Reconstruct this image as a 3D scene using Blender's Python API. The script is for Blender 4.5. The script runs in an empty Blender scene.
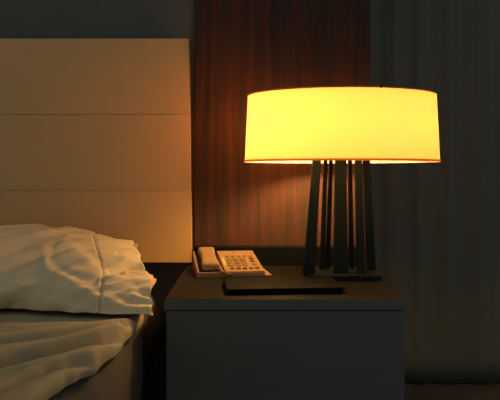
import bpy, bmesh, math, random
from mathutils import Vector, Matrix, noise
random.seed(4)
S = bpy.context.scene
def smooth(t): t = max(0, min(1, t)); return t * t * (3 - 2 * t)
C = S.collection
PI = math.pi

# ------------------------------------------------------------------ materials
def mat(name, col, rough=0.6, spec=0.5, metal=0.0, coat=0.0):
    m = bpy.data.materials.new(name); m.use_nodes = True
    b = m.node_tree.nodes['Principled BSDF']
    b.inputs['Base Color'].default_value = (*col, 1)
    b.inputs['Roughness'].default_value = rough
    b.inputs['Specular IOR Level'].default_value = spec
    b.inputs['Metallic'].default_value = metal
    b.inputs['Coat Weight'].default_value = coat
    return m

def coords(nt, scale, kind='Object'):
    t = nt.nodes.new('ShaderNodeTexCoord'); mp = nt.nodes.new('ShaderNodeMapping')
    mp.inputs['Scale'].default_value = scale
    nt.links.new(t.outputs[kind], mp.inputs['Vector'])
    return mp.outputs['Vector']

def noise_col(m, c1, c2, scale=(1, 1, 1), nscale=6, detail=5, lo=0.35, hi=0.65, bump=0.0, bdist=0.001, dist=0.0):
    nt = m.node_tree; b = nt.nodes['Principled BSDF']
    v = coords(nt, scale)
    n = nt.nodes.new('ShaderNodeTexNoise')
    n.inputs['Scale'].default_value = nscale; n.inputs['Detail'].default_value = detail
    n.inputs['Distortion'].default_value = dist
    nt.links.new(v, n.inputs['Vector'])
    r = nt.nodes.new('ShaderNodeValToRGB')
    r.color_ramp.elements[0].position = lo; r.color_ramp.elements[0].color = (*c1, 1)
    r.color_ramp.elements[1].position = hi; r.color_ramp.elements[1].color = (*c2, 1)
    nt.links.new(n.outputs['Fac'], r.inputs['Fac'])
    nt.links.new(r.outputs['Color'], b.inputs['Base Color'])
    if bump:
        bp = nt.nodes.new('ShaderNodeBump'); bp.inputs['Strength'].default_value = bump
        bp.inputs['Distance'].default_value = bdist
        nt.links.new(n.outputs['Fac'], bp.inputs['Height'])
        nt.links.new(bp.outputs['Normal'], b.inputs['Normal'])
    return m

def add_weave(m, scale=900, strength=0.15, dist=0.0006):
    nt = m.node_tree; b = nt.nodes['Principled BSDF']
    v = coords(nt, (1, 1, 1))
    n = nt.nodes.new('ShaderNodeTexNoise'); n.inputs['Scale'].default_value = scale; n.inputs['Detail'].default_value = 2
    nt.links.new(v, n.inputs['Vector'])
    bp = nt.nodes.new('ShaderNodeBump'); bp.inputs['Strength'].default_value = strength; bp.inputs['Distance'].default_value = dist
    nt.links.new(n.outputs['Fac'], bp.inputs['Height']); nt.links.new(bp.outputs['Normal'], b.inputs['Normal'])
    return m

M = {}
M['wall_paint'] = noise_col(mat('wall_paint', (.03, .03, .03), .8, .2), (.120, .130, .122), (.130, .140, .130), nscale=30)
M['wood_panel'] = noise_col(mat('wood_panel', (.1, .04, .02), .5, .12), (.034, .029, .027), (.112, .040, .024),
                            scale=(1, 1, .045), nscale=52, detail=7, lo=.30, hi=.72, dist=.5)
M['nightstand_wood'] = noise_col(mat('nightstand_wood', (.02, .012, .008), .55, .06), (.011, .0115, .0125), (.016, .015, .0145),
                                 scale=(.08, 1, 1), nscale=40, detail=6, dist=.4)
M['cabinet_wood'] = noise_col(mat('cabinet_wood', (.04, .04, .035), .6, .15), (.125, .137, .128), (.140, .15, .138),
                              scale=(.08, 1, 1), nscale=40, detail=6, dist=.4)
M['carpet'] = noise_col(mat('carpet', (.04, .035, .03), .95, .1), (.05, .055, .052), (.065, .065, .062), nscale=200, bump=.4)
M['curtain'] = noise_col(mat('curtain_cloth', (.05, .05, .045), .62, .3), (.108, .132, .126), (.118, .138, .130),
                         scale=(1, 1, 1.6), nscale=75, detail=5, bump=.25, bdist=.002, lo=.4, hi=.7)
M['vinyl'] = add_weave(mat('headboard_vinyl', (.68, .42, .165), .45, .8), 700, .12)
M['seam'] = mat('headboard_seam', (.50, .33, .16), .7, .2)
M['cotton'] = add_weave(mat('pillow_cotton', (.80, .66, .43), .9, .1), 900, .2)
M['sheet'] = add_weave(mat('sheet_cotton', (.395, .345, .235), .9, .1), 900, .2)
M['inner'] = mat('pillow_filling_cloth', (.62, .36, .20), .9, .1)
M['thread'] = mat('stitch_thread', (.36, .30, .20), .9, .1)
M['skirt'] = noise_col(mat('bed_base_cloth', (.045, .045, .04), .9, .1), (.15, .165, .155), (.17, .18, .165), nscale=120)
M['bronze'] = noise_col(mat('dark_lamp_wood', (.02, .018, .014), .6, .06), (.013, .021, .023), (.019, .026, .027), scale=(1, 1, .1), nscale=60)
M['leather'] = noise_col(mat('dark_leather', (.01, .01, .009), .6, .05), (.006, .0075, .0075), (.010, .011, .0105), nscale=160, bump=.2)
M['brassy'] = mat('brass_fitting', (.30, .20, .08), .3, .5, metal=1)
M['phone'] = mat('beige_plastic', (.31, .195, .095), .5, .3)
M['phone_dark'] = mat('brown_plastic', (.08, .05, .03), .5, .3)  # cord and badge plastic, also used for the painted handset shade
M['key'] = mat('key_tan', (.23, .14, .07), .5, .3)
M['key_red'] = mat('key_red', (.16, .045, .025), .5, .3)
M['label_card'] = mat('label_card', (.66, .50, .30), .7, .2)
M['trim'] = mat('shade_trim_tape', (.55, .30, .10), .8, .1)

M['ticking'] = mat('mattress_ticking', (.095, .085, .072), .9, .1)
def _ribs():
    nt = M['ticking'].node_tree; b = nt.nodes['Principled BSDF']
    v = coords(nt, (0, 1, 0)); wv = nt.nodes.new('ShaderNodeTexWave'); wv.bands_direction = 'Y'
    wv.inputs['Scale'].default_value = 42
    nt.links.new(v, wv.inputs['Vector'])
    bp = nt.nodes.new('ShaderNodeBump'); bp.inputs['Strength'].default_value = .25; bp.inputs['Distance'].default_value = .001
    nt.links.new(wv.outputs['Fac'], bp.inputs['Height']); nt.links.new(bp.outputs['Normal'], b.inputs['Normal'])
_ribs()
def shade_material(name, tcol, dcol, mixf):
    m = bpy.data.materials.new(name); m.use_nodes = True
    nt = m.node_tree; nt.nodes.clear()
    out = nt.nodes.new('ShaderNodeOutputMaterial')
    tr = nt.nodes.new('ShaderNodeBsdfTranslucent'); tr.inputs['Color'].default_value = (*tcol, 1)
    df = nt.nodes.new('ShaderNodeBsdfDiffuse'); df.inputs['Color'].default_value = (*dcol, 1)
    mx = nt.nodes.new('ShaderNodeMixShader'); mx.inputs['Fac'].default_value = mixf
    nt.links.new(tr.outputs[0], mx.inputs[1]); nt.links.new(df.outputs[0], mx.inputs[2])
    v = coords(nt, (1, 1, 1))
    n = nt.nodes.new('ShaderNodeTexNoise'); n.inputs['Scale'].default_value = 600
    nt.links.new(v, n.inputs['Vector'])
    bp = nt.nodes.new('ShaderNodeBump'); bp.inputs['Strength'].default_value = .1; bp.inputs['Distance'].default_value = .0005
    nt.links.new(n.outputs['Fac'], bp.inputs['Height'])
    nt.links.new(bp.outputs['Normal'], df.inputs['Normal'])
    nt.links.new(mx.outputs[0], out.inputs['Surface'])
    return m
M['shade'] = shade_material('lamp_shade_linen', (.50, .290, .100), (.60, .55, .56), .50)
M['diffuser'] = mat('white_diffuser', (.45, .40, .32), .8, .2)

def emissive(name, col, power):
    m = bpy.data.materials.new(name); m.use_nodes = True
    nt = m.node_tree; nt.nodes.clear()
    out = nt.nodes.new('ShaderNodeOutputMaterial'); e = nt.nodes.new('ShaderNodeEmission')
    e.inputs['Color'].default_value = (*col, 1); e.inputs['Strength'].default_value = power
    nt.links.new(e.outputs[0], out.inputs['Surface'])
    return m
BULB_COL = (1.0, .56, .16)
M['bulb_a'] = emissive('bulb_glow', BULB_COL, 400)
M['bulb_b'] = emissive('bulb_glow_dim', BULB_COL, 190)

# ------------------------------------------------------------------ mesh helpers
def link(name, bm, m, parent=None, smooth=False, loc=None):
    me = bpy.data.meshes.new(name)
    bmesh.ops.recalc_face_normals(bm, faces=bm.faces)
    bm.to_mesh(me); bm.free()
    me.materials.append(m)
    if smooth:
        for p in me.polygons: p.use_smooth = True
    o = bpy.data.objects.new(name, me); C.objects.link(o)
    if parent: o.parent = parent
    if loc: o.location = loc
    return o

def box(bm, lo, hi, bevel=0.0, seg=2):
    r = bmesh.ops.create_cube(bm, size=1)
    vs = r['verts']
    for v in vs:
        v.co = Vector([lo[i] + (v.co[i] + .5) * (hi[i] - lo[i]) for i in range(3)])
    if bevel:
        es = list({e for v in vs for e in v.link_edges})
        bmesh.ops.bevel(bm, geom=es, offset=bevel, segments=seg, profile=.5, affect='EDGES')

def boxo(name, lo, hi, m, parent=None, bevel=0.0, seg=2):
    bm = bmesh.new(); box(bm, lo, hi, bevel, seg)
    return link(name, bm, m, parent)

def hexa(bm, bottom, top, bevel=0.0):
    """solid from 4 bottom points and 4 top points"""
    vs = [bm.verts.new(p) for p in bottom] + [bm.verts.new(p) for p in top]
    fs = [(3, 2, 1, 0), (4, 5, 6, 7)] + [(i, (i + 1) % 4, 4 + (i + 1) % 4, 4 + i) for i in range(4)]
    faces = [bm.faces.new([vs[i] for i in f]) for f in fs]
    if bevel:
        es = list({e for f in faces for e in f.edges})
        bmesh.ops.bevel(bm, geom=es, offset=bevel, segments=2, profile=.5, affect='EDGES')

def tube(bm, pts, r, n=8):
    rings = []
    for i, p in enumerate(pts):
        p = Vector(p)
        a = Vector(pts[max(0, i - 1)]); b = Vector(pts[min(len(pts) - 1, i + 1)])
        d = (b - a).normalized()
        u = d.orthogonal().normalized() if i == 0 else (u0 - d * u0.dot(d)).normalized()
        u0 = u; w = d.cross(u)
        rings.append([bm.verts.new(p + r * (math.cos(2 * PI * k / n) * u + math.sin(2 * PI * k / n) * w)) for k in range(n)])
    for A, B in zip(rings, rings[1:]):
        for k in range(n): bm.faces.new((A[k], A[(k + 1) % n], B[(k + 1) % n], B[k]))
    bm.faces.new(rings[0][::-1]); bm.faces.new(rings[-1])

def lathe(bm, prof, sx=1, sy=1, n=48, c=(0, 0), closed=False):
    rings = [[bm.verts.new((c[0] + r * sx * math.cos(2 * PI * k / n), c[1] + r * sy * math.sin(2 * PI * k / n), z)) for k in range(n)] for r, z in prof]
    pairs = list(zip(rings, rings[1:])) + ([(rings[-1], rings[0])] if closed else [])
    for A, B in pairs:
        for k in range(n): bm.faces.new((A[k], A[(k + 1) % n], B[(k + 1) % n], B[k]))
    if not closed:
        bm.faces.new(rings[0][::-1]); bm.faces.new(rings[-1])

def thing(name, label, cat, loc=(0, 0, 0), rz=0.0, group=None):
    o = bpy.data.objects.new(name, None); C.objects.link(o)
    o.empty_display_size = .05
    o.location = loc; o.rotation_euler = (0, 0, rz)
    o['label'] = label; o['category'] = cat
    if group: o['group'] = group
    return o
def tag(o, label, cat):
    o['label'] = label; o['category'] = cat; return o
def struct(o):
    o['kind'] = 'structure'; return o

TZ = .600          # nightstand top
WALL = 2.18
CAM = .896

# ------------------------------------------------------------------ setting
struct(boxo('floor', (-3.2, -.6, -.05), (3.2, 3.03, 0), M['carpet']))
struct(boxo('wall_back', (-3.2, WALL + .012, 0), (.414, WALL + .85, 2.7), M['wall_paint']))
struct(boxo('wall_recess', (.4142, 2.93, 0), (3.2, 3.03, 2.7), M['wall_paint']))
# wood veneer cladding between headboard and curtain, down to just above the nightstand
PANEL_R = .414
wp = struct(boxo('wall_panel', (-.176, WALL, .10), (PANEL_R, WALL + .0118, 2.68), M['wood_panel'], None, .001))
struct(boxo('baseboard_back', (-3.2, WALL - .004, 0), (.414, WALL + .0118, .095), M['cabinet_wood'], None, .002))

# curtain right of the panelling
def curtain():
    bm = bmesh.new()
    x0, x1, z0, z1 = .440, 2.10, .004, 2.55
    nx, nz = 300, 24
    rows = []
    for side in (0, 1):
        g = []
        for j in range(nz + 1):
            z = z0 + (z1 - z0) * j / nz
            row = []
            for i in range(nx + 1):
                s = i / nx
                x = x0 + (x1 - x0) * s
                y = 2.780 + .006 * math.sin(x * 48 + .9 * math.sin(x * 9) + .25 * math.sin(z * 2)) + .001 * math.sin(x * 143 + z)
                y += side * .003
                row.append(bm.verts.new((x, y, z)))
            g.append(row)
        rows.append(g)
    F, B = rows
    for j in range(nz):
        for i in range(nx):
            bm.faces.new((F[j][i], F[j][i + 1], F[j + 1][i + 1], F[j + 1][i]))
            bm.faces.new((B[j][i], B[j + 1][i], B[j + 1][i + 1], B[j][i + 1]))
    for j in range(nz):
        bm.faces.new((F[j][0], F[j + 1][0], B[j + 1][0], B[j][0]))
        bm.faces.new((F[j][nx], B[j][nx], B[j + 1][nx], F[j + 1][nx]))
    for i in range(nx):
        bm.faces.new((F[0][i], B[0][i], B[0][i + 1], F[0][i + 1]))
        bm.faces.new((F[nz][i], F[nz][i + 1], B[nz][i + 1], B[nz][i]))
    root = thing('curtain', 'dark crinkled floor-length curtain in deep pleats in the recess beyond the wood wall panel', 'curtain', (.44, 2.78, 0))
    root_inv = Matrix.Translation((-.44, -2.78, 0))
    for v in bm.verts: v.co = root_inv @ v.co
    link('pleated_cloth', bm, M['curtain'], root, True)
    b = bmesh.new(); tube(b, [(-.02, 0, 2.57), (1.70, 0, 2.57)], .012, 12)
    r = link('curtain_rod', b, M['bronze'], root, True)
curtain()

# ------------------------------------------------------------------ headboard
def headboard():
    root = thing('headboard', 'tall beige padded headboard of three stacked horizontal panels', 'headboard', (-.184, 2.18, 0))
    Dh = 2.125
    def z(py): return CAM - (py - 175) * Dh / 650
    def x(px): return (px - 247) * Dh / 650
    segs = [(38.5, 114.5, 188.3, 190.0), (114.75, 190.2, 190.3, 190.6), (190.45, 262.5, 191.0, 192.0)]
    bk = bmesh.new(); box(bk, (-1.62 + .184, -.030, .62), (-.02, -.001, 1.33), .003)
    link('backing_board', bk, M['seam'], root)
    for a, b, xa, xb in segs:
        bm = bmesh.new()
        L = -1.64
        zt, zb = z(a), z(b)
        yf, yb = Dh - 2.18, -.0305
        hexa(bm, [(L + .184, yf, zb), (x(xb) + .184, yf, zb), (x(xb) + .184, yb, zb), (L + .184, yb, zb)],
                 [(L + .184, yf, zt), (x(xa) + .184, yf, zt), (x(xa) + .184, yb, zt), (L + .184, yb, zt)])
        es = [e for e in bm.edges if all(v.co.y < yf + .001 for v in e.verts)]
        bmesh.ops.bevel(bm, geom=es, offset=.0009, segments=4, profile=.5, affect='EDGES')
        link('padded_panel', bm, M['vinyl'], root)
headboard()

# ------------------------------------------------------------------ bed
def fold(p, pts, w, amp, side=0.5):
    """ridge along a polyline, with a trough at its lower side"""
    best, sgn, tt = 9, 1, 0
    for i in range(len(pts) - 1):
        a, b = Vector(pts[i]), Vector(pts[i + 1]); ab = b - a
        t = max(0, min(1, (p - a).dot(ab) / ab.dot(ab)))
        d = p - (a + ab * t); L = d.length
        if L < best:
            best = L; sgn = 1 if ab.x * d.y - ab.y * d.x > 0 else -1; tt = (i + t) / (len(pts) - 1)
    s = sgn * best / w
    e = math.exp(-s * s)
    return amp * (e - side * 1.7 * math.exp(-(s - 1.25) ** 2 * 1.6)) * math.sin(PI * min(1, max(0, tt * .92 + .06))) ** .45

BX0, BX1, BY0, BY1 = -1.62, -.285, .12, 2.110
def bed():
    root = thing('bed', 'bed with pale sheets and dark base in front of the beige headboard', 'bed', (-.95, 1.1, 0))
    inv = Vector((-.95, 1.1, 0))
    def bx(name, lo, hi, m, bev):
        bm = bmesh.new(); box(bm, lo, hi, bev, 3)
        for v in bm.verts: v.co -= inv
        return link(name, bm, m, root)
    bx('bed_base', (BX0 + .03, BY0 + .03, .06), (BX1 - .035, BY1 - .01, .34), M['skirt'], .01)
    bm = bmesh.new(); rings = []
    for k in range(121):
        y = BY0 + .012 + (BY1 - .02 - BY0) * k / 120
        e = edge(y); lo = max(-.252, e + .01) if y < 1.5 else max(-.262, e + .004)
        sec = [(BX0 + .02, .345), (BX0 + .012, .36), (BX0 + .012, .525), (BX0 + .03, .540), (e - .05, .540), (e - .020, .538), (e - .012, .532),
               (e - .006, .52), (e + (lo - e) * .35, .49), (e + (lo - e) * .7, .45), (lo, .41), (lo - .002, .36), (lo - .012, .345)]
        rings.append([bm.verts.new((x + .95, y - 1.1, z)) for x, z in sec])
    n = len(rings[0])
    for A, B in zip(rings, rings[1:]):
        for k in range(n): bm.faces.new((A[k], A[(k + 1) % n], B[(k + 1) % n], B[k]))
    bm.faces.new(rings[0][::-1]); bm.faces.new(rings[-1])
    link('mattress', bm, M['ticking'], root, True)
    for sx in (BX0 + .1, BX1 - .16):
        for sy in (BY0 + .12, BY1 - .2):
            bx('leg', (sx, sy, 0), (sx + .06, sy + .06, .06), M['bronze'], .004)


folds = [
    ([(-.262, 1.47), (-.275, 1.40), (-.318, 1.29), (-.355, 1.222), (-.424, 1.115), (-.56, .98)], .011, .030),
    ([(-.290, 1.47), (-.335, 1.42), (-.420, 1.34), (-.56, 1.25), (-.75, 1.17)], .012, .013),
    ([(-.262, 1.50), (-.275, 1.40), (-.277, 1.29), (-.292, 1.19), (-.315, 1.12), (-.332, 1.06), (-.36, .93), (-.44, .84)], .009, .017),
    ([(-.285, 1.34), (-.315, 1.24), (-.365, 1.13), (-.45, 1.0)], .009, .007),
    ([(-.40, 1.44), (-.60, 1.38), (-.80, 1.36)], .020, .006),
    ([(-.34, 1.07), (-.42, .95), (-.52, .84)], .016, .011),
]
EDGE = [(0, -.36), (.6, -.35), (.9, -.335), (1.02, -.322), (1.09, -.312), (1.13, -.299), (1.19, -.277), (1.29, -.263), (1.41, -.261), (1.55, -.255), (1.7, -.270), (1.85, -.295), (1.95, -.310), (2.2, -.315)]
def edge(y):
    for (a, b), (c, d) in zip(EDGE, EDGE[1:]):
        if y <= c: return b + (d - b) * smooth((y - a) / (c - a))
    return EDGE[-1][1]
bed()
def sheet():
    bm = bmesh.new()
    # cross profile along s: flat top -> rounded right edge -> side
    prof = []
    top = .562; R = .014
    xs = [BX0 + (BX1 - R - .45 - BX0) * k / 40 for k in range(40)] + [BX1 - R - .45 + .45 * k / 180 for k in range(181)]
    for x in xs: prof.append((x, top, 0.0))
    for k in range(1, 13):
        a = k / 12 * PI / 2
        prof.append((BX1 - R + R * math.sin(a), top - R + R * math.cos(a), k / 12))
    nside = 5
    ny = 420
    grid = []
    for j in range(ny + 1):
        y = BY0 + (BY1 - BY0) * j / ny
        # how low the sheet hangs: tucked high near the pillow, low towards the foot
        zl = .425 if y < 1.25 else .425 + min(1, (y - 1.25) / .3) * .075
        row = []
        pf = list(prof) + [(BX1 - .001 * k / nside, top - R - (.004 + .006 * (k / nside)) * k / nside, 1.0 + .2 * k / nside) for k in range(1, nside + 1)]
        for (x, z, s) in pf:
            p = Vector((x, y)); h = 0
            for pts, w, amp in folds:
                if abs(x) < .9: h += fold(p, pts, w, amp)
            h += .0022 * noise.noise(Vector((x * 7, y * 5, 2))) + .003 * noise.noise(Vector((x * 3, y * 3, 7)))
            if s <= 1:
                n = Vector((math.sin(s * PI / 2), 0, math.cos(s * PI / 2)))
            else:
                n = Vector((1, 0, 0))
                # hanging pleats on the side
                t = s - 1
                h = h * (1 - 2 * t)
            sag = -.012 * max(0, (s if s <= 1 else 1)) * max(0, math.sin(y * 4.1 + 1)) ** 2 * .4
            x += (edge(y) - BX1) * smooth((x - (BX1 - .25)) / .25)
            q = Vector((x, y, z)) + n * .002
            q.z += (h + sag) * (1 if s == 0 else max(0, 1 - s * .6))
            if s <= 1: q.z = max(q.z, .544)
            if y > 1.50: q.z = min(q.z, .571)
            row.append(bm.verts.new(q))
        grid.append(row)
    n = len(grid[0])
    for j in range(ny):
        for i in range(n - 1):
            bm.faces.new((grid[j][i], grid[j][i + 1], grid[j + 1][i + 1], grid[j + 1][i]))
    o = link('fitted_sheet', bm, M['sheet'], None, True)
    md = o.modifiers.new('thick', 'SOLIDIFY'); md.thickness = .003; md.offset = 1
    tag(o, 'rumpled pale bed sheet with folds fanning from below the pillow', 'sheet')
sheet()

# pillow: open end of its case towards the nightstand
HEM = .846        # u of the stitched seam
CREASES = [([(35, 256), (48, 270), (70, 280), (98, 292)], 3.5, .0065), 
  ([(58, 230), (72, 240), (98, 246)], 3.5, .006),
           ([(52, 243), (75, 252), (100, 262)], 3.5, .008), ([(45, 252), (72, 263), (100, 276)], 3.5, .008),
           ([(100, 262), (118, 266), (146, 264)], 3.0, .006), ([(100, 283), (120, 277), (147, 281)], 3.5, .007),
           ([(112, 297), (130, 292), (148, 300)], 3.5, .005), ([(102, 247), (120, 250), (143, 249)], 3, .004),
           ([(0, 240), (20, 244), (40, 240)], 5, .007), ([(0, 285), (12, 290), (25, 284)], 4, .006)]
CREASES = [([((px - 247) * .00246, CAM - (py - 175) * .00246) for px, py in c], w * .00246, a) for c, w, a in CREASES]
def pillow_point(u, th):
    # u 0 closed left end .. 1 open right end ; th 0..2pi around
    c, s = math.cos(th), math.sin(th)
    le = min(1, max(0, u) / .22) ** .5 if u < .22 else 1
    open_t = smooth((u - .60) / .40)
    a = (.235 + .010 * open_t) * (.80 + .20 * le)
    t = (.020 + .054 * le) * (1 - open_t) + .058 * open_t
    yy = a * (abs(c) ** .88) * (1 if c > 0 else -1)
    zz = t * (abs(s) ** .85) * (1 if s > 0 else -1)
    tilt = math.radians(11)
    Y = 1.762 + yy * math.cos(tilt) - zz * math.sin(tilt) * .6
    Z = .643 + yy * math.sin(tilt) + zz * math.cos(tilt)
    # under side flattened by the bed
    front = smooth((-yy / a + 1) / 2)
    X = -1.020 + u * .726 + (front - .5) * .105 * smooth(u * 1.5)
    Z -= .022 * open_t * 1.0
    Z -= .010 * open_t * smooth(-yy / a)
    p = Vector((X, Y, Z))
    n = Vector((0, yy / (a * a) * math.cos(tilt) - zz / (t * t) * math.sin(tilt), yy / (a * a) * math.sin(tilt) + zz / (t * t) * math.cos(tilt)))
    if n.length > 0: n.normalize()
    # wrinkles
    ang = math.radians(-32)
    q = Vector((X * math.cos(ang) - Z * math.sin(ang) * 1.2 - Y * .25, X * math.sin(ang) + Z * math.cos(ang) * 1.2 + Y * .5, Y * .5))
    w = noise.noise(Vector((q.x * 5, q.y * 17, q.z * 6)))
    w2 = noise.noise(Vector((q.x * 9 + 5, q.y * 30, q.z * 9)))
    h = .016 * (1 - abs(w) * 2.4) * (1 - .6 * open_t) + .009 * (1 - abs(w2) * 2) * (1 - .4 * open_t)
    h += .010 * noise.noise(Vector((X * 6, Y * 6, Z * 6 + 3)))
    fr = smooth((-yy / a + .35) / .5) * (1 if zz > -t * .8 else .3)
    if fr > 0 and X > -.75:
        for pts, cw, amp in CREASES: h += fr * fold(Vector((X, Z)), pts, cw, amp)
    # puckers of the hem: folds running along X, growing to the open edge
    g = smooth((u - .86) / .14)
    arc = th * 1.0
    pk = math.sin(arc * 17 + 1.3 * math.sin(arc * 5)) + .6 * math.sin(arc * 29 + 1 + u * 4)
    h += .0022 * g * pk
    pk2 = noise.noise(Vector((u * 5, arc * 5.5, 4)))
    h += .010 * pk2 * smooth((u - .6) / .3)
    # seam dimple
    h -= .0035 * math.exp(-((u - HEM) / .005) ** 2)
    p = p + n * h
    # uneven open edge
    if u > .8:
        e = (u - .8) / .2
        p.x += e * (.0045 * math.sin(arc * 9 + .5) + .0025 * math.sin(arc * 21))
    if u > .8 and s < .2 and c > -.5: p.x += smooth((u - .8) / .2) * .012 * (.2 - s) * smooth((c + .5) * 2)
    if yy < 0: p.x += .020 * smooth((u - .6) / .4) * smooth(-yy / a * .9 + .1); p.y -= .045 * smooth((u - .55) / .4) * smooth(-yy / a * 1.3) * (.4 + .6 * smooth(.5 - zz / t))
    # rest on the sheet
    zmin = .581 - .020 * smooth((p.x + .226) / .02)
    if p.z < zmin: p.z = zmin - (zmin - p.z) * .04
    return p

def pillow():
    root = thing('pillow', 'rumpled white pillow lying on the bed with its case open end towards the nightstand', 'pillow', (-.6, 1.76, .566))
    inv = Vector((-.6, 1.76, .566))
    bm = bmesh.new(); nu, nt_ = 260, 220
    rings = []
    for i in range(nu + 1):
        u = i / nu
        rings.append([bm.verts.new(pillow_point(u, 2 * PI * k / nt_) - inv) for k in range(nt_)])
    for A, B in zip(rings, rings[1:]):
        for k in range(nt_): bm.faces.new((A[k], A[(k + 1) % nt_], B[(k + 1) % nt_], B[k]))
    c = sum((v.co for v in rings[0]), Vector()) / nt_
    cv = bm.verts.new(c)
    for k in range(nt_): bm.faces.new((rings[0][(k + 1) % nt_], rings[0][k], cv))
    # hem folded back inside the opening
    prev = rings[-1]
    cen = sum((v.co for v in prev), Vector()) / nt_
    for dx, sc in ((-.002, .985), (-.02, .95), (-.06, .93)):
        ring = []
        for k in range(nt_):
            v = rings[-1][k].co
            q = cen + (v - cen) * sc; q.x = v.x + dx
            ring.append(bm.verts.new(q))
        for k in range(nt_): bm.faces.new((prev[k], prev[(k + 1) % nt_], ring[(k + 1) % nt_], ring[k]))
        prev = ring
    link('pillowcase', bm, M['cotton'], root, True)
    # stuffing seen inside the opening
    bm = bmesh.new(); rr = []
    for i, (u, sc) in enumerate(((.925, .84), (.94, .80), (.955, .68), (.968, .45), (.975, .2))):
        pts = [pillow_point(u, 2 * PI * k / 80) - inv for k in range(80)]
        cc = sum(pts, Vector()) / 80
        rr.append([bm.verts.new(cc + Vector(((p - cc).x, (p - cc).y * sc, (p - cc).z * sc))) for p in pts])
    for A, B in zip(rr, rr[1:]):
        for k in range(80): bm.faces.new((A[k], A[(k + 1) % 80], B[(k + 1) % 80], B[k]))
    bm.faces.new(rr[0][::-1]); bm.faces.new(rr[-1])
    o = link('pillow_filling', bm, M['inner'], root, True)
    # stitching of the hem
    bm = bmesh.new()
    nst = 150
    for k in range(nst):
        a0 = 2 * PI * k / nst; a1 = 2 * PI * (k + .55) / nst
        p0 = pillow_point(HEM, a0) - inv; p1 = pillow_point(HEM, a1) - inv
        cc = Vector((p0.x, 0, .08))
        out = (p0 - cc); out.x = 0; out.normalize()
        tube(bm, [p0 + out * .0010, p1 + out * .0010], .0012, 5)
    link('hem_stitching', bm, M['thread'], root)
pillow()

# ------------------------------------------------------------------ nightstand
def nightstand():
    root = thing('nightstand', 'low dark wooden nightstand under the lamp and telephone', 'nightstand', (.09, 1.85, 0))
    ox, oy = .09, 1.85
    X0, X1, Y0, Y1 = -.196, .380, 1.55, 2.160
    def b(name, lo, hi, m, bev=.002, par=root, inv=(ox, oy, 0)):
        bm = bmesh.new(); box(bm, lo, hi, bev)
        for v in bm.verts: v.co -= Vector(inv)
        return link(name, bm, m, par)
    b('table_top', (X0, Y0, TZ - .026), (X1, Y1, TZ), M['nightstand_wood'], .0015)
    b('edge_band', (X0 - .0012, Y0 - .0012, TZ - .026), (X1 + .0012, Y0 - .0001, TZ - .0012), M['cabinet_wood'], .0003)
    b('cabinet_body', (X0 + .002, Y0 + .024, .07), (X1 - .002, Y1 - .005, TZ - .0262), M['cabinet_wood'])
    b('plinth', (X0 + .03, Y0 + .04, 0), (X1 - .05, Y1 - .03, .0698), M['cabinet_wood'])
    b('back_ledge', (-.172, Y1 - .040, TZ + .0002), (X1 + .0, Y1 + .012, .661), M['leather'], .0016)
    for z0, z1 in ((.330, .5715), (.080, .327)):
        d = b('drawer', (X0 + .003, Y0 + .003, z0), (X1 - .003, Y0 + .0238, z1), M['cabinet_wood'], .002)
nightstand()

# folder on the nightstand
def folder():
    root = thing('leather_folder', 'thin black leather folder lying flat near the front edge of the nightstand', 'folder', (.093, 1.700, TZ), math.radians(5))
    boxo('cover', (-.147, -.088, .0122), (.147, .082, .0152), M['leather'], root, .0008)
    boxo('cover', (-.147, -.088, .0003), (.147, .082, .0030), M['leather'], root, .0008)
    boxo('paper_block', (-.140, -.080, .0031), (.140, .080, .0121), M['leather'], root, .0008)
    boxo('spine', (-.150, -.088, .0003), (-.1472, .082, .0152), M['leather'], root, .0008)
folder()

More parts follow.
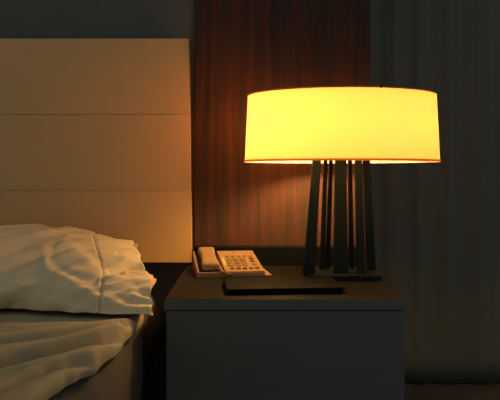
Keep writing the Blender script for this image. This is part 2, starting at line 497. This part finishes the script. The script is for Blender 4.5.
# ------------------------------------------------------------------ lamp
LX, LY = .2755, 1.900
def lamp():
    root = thing('table_lamp', 'table lamp with wide glowing yellow oval shade on a dark slatted base', 'lamp', (LX, LY, TZ))
    boxo('base_plate', (-.107, -.085, .0003), (.101, .085, .016), M['bronze'], root, .003)
    def wx(px): return (px - 341) * 1.9 / 650 + (341 - 247) * 1.9 / 650 - LX
    posts = [  # centre px and width at the shade, centre px and width at the plate, depth
        (317.0, 8.0, 309.0, 11.0, -.046), (325.6, 3.2, 322.0, 5.0, .030), (331.0, 3.2, 327.5, 5.0, .046),
        (340.6, 10.5, 340.5, 14.0, -.030), (349.8, 3.4, 351.5, 5.0, .046), (358.2, 6.5, 361.0, 8.0, -.046), (366.0, 6.5, 371.0, 9.0, .010)]
    for a, wa, b_, wb, dy in posts:
        bm = bmesh.new()
        kt, kb = (1.9 + dy * .8) / 1.9, (1.9 + dy * 1.25) / 1.9
        sc = lambda px, k: (px - 247) * 1.9 * k / 650 - LX
        xt, ht = sc(a, kt), wa * 1.9 / 650 / 2
        xb, hb = sc(b_, kb), wb * 1.9 / 650 / 2
        yt, yb, dt = dy * .8, dy * 1.25, .009
        hexa(bm, [(xb - hb, yb - dt, .0158), (xb + hb, yb - dt, .0158), (xb + hb, yb + dt, .0158), (xb - hb, yb + dt, .0158)],
                 [(xt - ht, yt - dt, .352), (xt + ht, yt - dt, .352), (xt + ht, yt + dt, .352), (xt - ht, yt + dt, .352)], .0008)
        link('post', bm, M['bronze'], root)
    boxo('top_plate', (-.128, -.055, .352), (.100, .090, .362), M['bronze'], root, .002)
    # shade: oval, slightly wider at the bottom
    zb, zt = .934 - TZ, 1.128 - TZ
    A, B, k = .2820, .215, .966
    bm = bmesh.new()
    pr = []
    for i in range(9):
        t = i / 8; pr.append((1 + (k - 1) * t, zb + (zt - zb) * t))
    N = 128
    rings = [[bm.verts.new((A * r * math.cos(2 * PI * q / N), B * r * math.sin(2 * PI * q / N), z)) for q in range(N)] for r, z in pr]
    for P, Q in zip(rings, rings[1:]):
        for q in range(N): bm.faces.new((P[q], P[(q + 1) % N], Q[(q + 1) % N], Q[q]))
    sh = link('lamp_shade', bm, M['shade'], root, True)
    def ring(name, r, z0, z1, m, t=.0022):
        bm = bmesh.new(); N = 128
        R = [[bm.verts.new(((A * r + o) * math.cos(2 * PI * q / N), (B * r + o) * math.sin(2 * PI * q / N), z)) for q in range(N)]
             for o, z in ((.0003, z0), (t, z0), (t, z1), (.0003, z1))]
        for i in range(4):
            P, Q = R[i], R[(i + 1) % 4]
            for q in range(N): bm.faces.new((P[q], P[(q + 1) % N], Q[(q + 1) % N], Q[q]))
        return link(name, bm, m, sh, True)
    ring('bottom_trim', 1.0, zb - .0005, zb + .0055, M['shade_trim'])
    ring('top_trim', k, zt - .0015, zt + .0008, M['shade_trim'])
    # white diffuser disc closing the top of the shade
    bm = bmesh.new()
    rr = .985
    bv = [bm.verts.new((A * k * rr * math.cos(2 * PI * q / N), B * k * rr * math.sin(2 * PI * q / N), zt - .0045)) for q in range(N)]
    tv = [bm.verts.new((v.co.x, v.co.y, zt - .0015)) for v in bv]
    bm.faces.new(bv[::-1]); bm.faces.new(tv)
    for q in range(N): bm.faces.new((bv[q], bv[(q + 1) % N], tv[(q + 1) % N], tv[q]))
    link('top_cover', bm, M['diffuser'], root)
    # little clip on the rim
    boxo('rim_clip', (.0725, -B * k * .955 - .004, zt - .004), (.0785, -B * k * .955 + .006, zt + .004), M['bronze'], root, .001)
    # sockets and bulbs
    for sx, m in ((-.110, M['bulb_a']), (.080, M['bulb_b'])):
        bm = bmesh.new(); lathe(bm, [(.004, .3622), (.016, .364), (.018, .392), (.014, .398)], n=24, c=(sx, .056))
        link('socket', bm, M['brassy'], root, True)
        bm = bmesh.new()
        lathe(bm, [(.012, .3985), (.013, .408), (.022, .422), (.029, .440), (.030, .452), (.026, .467), (.016, .478), (.004, .482)], n=28, c=(sx, .056))
        link('light_bulb', bm, m, root, True)
M['shade_trim'] = shade_material('shade_trim', (.70, .42, .10), (.55, .36, .15), .15)
lamp()

# ------------------------------------------------------------------ telephone
def phone():
    th = math.radians(8.5)
    root = thing('telephone', 'beige desk telephone with handset on its left and a block of keys', 'telephone', (-.1435, 1.866, TZ), th)
    W, Dp = .200, .200
    def surf(v): return .018 + .036 * v / Dp       # height of the sloping face
    # tray-like chassis
    bm = bmesh.new()
    hexa(bm, [(0, 0, .0003), (W, 0, .0003), (W - .004, Dp, .0003), (.0, Dp, .0003)],
             [(.002, .001, .011), (W - .002, .001, .011), (W - .008, Dp, surf(Dp) - .010), (.002, Dp, surf(Dp) - .010)], .0018)
    link('base', bm, M['phone'], root)
    # raised left rim and dark floor carrying the handset's painted shade
    bm = bmesh.new()
    hexa(bm, [(.0, .0, .010), (.007, .0, .010), (.007, Dp, .040), (.0, Dp, .040)],
             [(.0005, .001, .017), (.0065, .001, .017), (.0065, Dp - .001, surf(Dp)), (.0005, Dp - .001, surf(Dp))], .001)
    hexa(bm, [(.0, .0, .010), (.080, .0, .010), (.080, .006, .010), (.0, .006, .010)],
             [(.0005, .001, .0155), (.080, .001, .0155), (.080, .0055, .0155), (.0005, .0055, .0155)], .001)
    link('cradle_rim', bm, M['phone'], root)
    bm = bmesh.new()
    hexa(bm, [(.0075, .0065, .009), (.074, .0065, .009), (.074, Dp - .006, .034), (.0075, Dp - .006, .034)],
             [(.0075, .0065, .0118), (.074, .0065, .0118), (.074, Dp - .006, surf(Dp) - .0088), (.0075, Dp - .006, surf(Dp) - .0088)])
    link('cradle_shade', bm, M['phone_dark'], root)  # dark plate added to stand in for shade around the handset
    # face plate with keys
    x0, x1 = .082, W - .001
    bm = bmesh.new()
    hexa(bm, [(x0, .0, .009), (x1, .0, .009), (x1 - .005, Dp, .040), (x0 - .006, Dp, .040)],
             [(x0, .002, surf(0)), (x1 - .001, .002, surf(0)), (x1 - .007, Dp - .002, surf(Dp)), (x0 - .006, Dp - .002, surf(Dp))], .0018)
    link('face_plate', bm, M['phone'], root)
    def key(name, cx, cv, w, h, m, hh=.0028, par=root):
        bm = bmesh.new()
        a, b = cv - h / 2, cv + h / 2
        hexa(bm, [(cx - w / 2, a, surf(a) - .001), (cx + w / 2, a, surf(a) - .001), (cx + w / 2, b, surf(b) - .001), (cx - w / 2, b, surf(b) - .001)],
                 [(cx - w / 2 + .0007, a + .0007, surf(a) + hh), (cx + w / 2 - .0007, a + .0007, surf(a) + hh),
                  (cx + w / 2 - .0007, b - .0007, surf(b) + hh), (cx - w / 2 + .0007, b - .0007, surf(b) + hh)])
        return link(name, bm, m, par)
    kx = [x0 + .020 + i * .0185 for i in range(5)]
    for i in range(5):
        key('memory_key', kx[i], .136, .011, .010, M['key'])
        key('function_key', kx[i] + .003, .020, .0125, .012, M['key_red'])
    for r in range(4):
        for c in range(3):
            key('dial_key', kx[0] + .002 + c * .0215, .049 + r * .0205, .0165, .0150, M['key'])
    for v in (.086, .112):
        key('message_key', kx[4] - .001, v, .014, .013, M['key_red'])['label'] = 'dark red key'
    key('side_key', kx[4], .056, .013, .012, M['key'])
    key('maker_badge', (x0 + x1) / 2 - .012, .176, .012, .005, M['phone_dark'], .0006)
    # numbers card left of the keys
    key('number_card', x0 + .006, .09, .006, .075, M['label_card'], .0004)
    # pull-out stand plate peeking out at the right
    bm = bmesh.new()
    hexa(bm, [(W - .003, .004, .0004), (W + .021, .010, .0004), (W - .002, .085, .0004), (W - .010, .085, .0004)],
             [(W - .003, .004, .0030), (W + .021, .010, .0030), (W - .002, .085, .0200), (W - .010, .085, .0200)], .0006)
    link('side_flap', bm, M['phone'], root)
    # handset: lofted along its length
    bm = bmesh.new()
    st = [  # v, half width, bottom z, top z
        (.000, .0215, .0205, .034), (.002, .0235, .0190, .0385), (.015, .0240, .0180, .042), (.045, .0235, .022, .046),
        (.058, .0215, .024, .047), (.100, .0205, .032, .056), (.135, .0210, .038, .0625),
        (.150, .0235, .042, .0655), (.172, .0240, .045, .068), (.188, .0235, .047, .068), (.194, .0190, .050, .064)]
    rings = []
    n = 24; cx = .042
    for v, hw, zb, zt in st:
        v = .017 + v * .92
        R = []
        for k in range(n):
            a = 2 * PI * k / n
            c, s = math.cos(a), math.sin(a)
            px = cx + hw * (1.08 - .20 * (s > 0) * abs(s)) * abs(c) ** .28 * (1 if c >= 0 else -1)
            pz = (zb + zt) / 2 + (zt - zb) / 2 * abs(s) ** .28 * (1 if s >= 0 else -1)
            R.append(bm.verts.new((px, v, pz)))
        rings.append(R)
    for P, Q in zip(rings, rings[1:]):
        for k in range(n): bm.faces.new((P[k], P[(k + 1) % n], Q[(k + 1) % n], Q[k]))
    bm.faces.new(rings[0][::-1]); bm.faces.new(rings[-1])
    hs = link('handset', bm, M['phone'], root)
    # curled cord leaving the front end of the handset
    bm = bmesh.new(); pts = []
    path = [Vector(p) for p in ((.050, .018, .026), (.062, .006, .022), (.080, -.012, .012), (.092, -.010, .0075), (.098, -.002, .010))]
    for i in range(161):
        t = i / 160 * (len(path) - 1); k = min(int(t), len(path) - 2); f = t - k
        p = path[k].lerp(path[k + 1], f)
        a = i * 2 * PI / 7
        pts.append(p + Vector((.2 * math.cos(a), math.cos(a), math.sin(a))) * .0028)
    tube(bm, pts, .0011, 6)
    link('cord', bm, M['phone_dark'], root, True)
phone()

# ------------------------------------------------------------------ light and camera
w = bpy.data.worlds.new('room_gloom'); S.world = w; w.use_nodes = True
bg = w.node_tree.nodes['Background']
bg.inputs['Color'].default_value = (.92, 1.0, .90, 1); bg.inputs['Strength'].default_value = .170

cam = bpy.data.cameras.new('camera'); co = bpy.data.objects.new('camera', cam); C.objects.link(co)
co.location = (0, 0, CAM); co.rotation_euler = (PI / 2, 0, 0)
cam.sensor_width = 36; cam.lens = 650 / 500 * 36
cam.shift_x = 3 / 500; cam.shift_y = -25 / 500
cam.clip_start = .02
S.camera = co
S.view_settings.view_transform = 'Standard'; S.view_settings.look = 'None'
S.view_settings.exposure = 0; S.view_settings.gamma = 1; S.view_settings.use_curve_mapping = False
S.cycles.max_bounces = 12; S.cycles.diffuse_bounces = 6; S.cycles.use_denoising = True
S.cycles.sample_clamp_indirect = 0
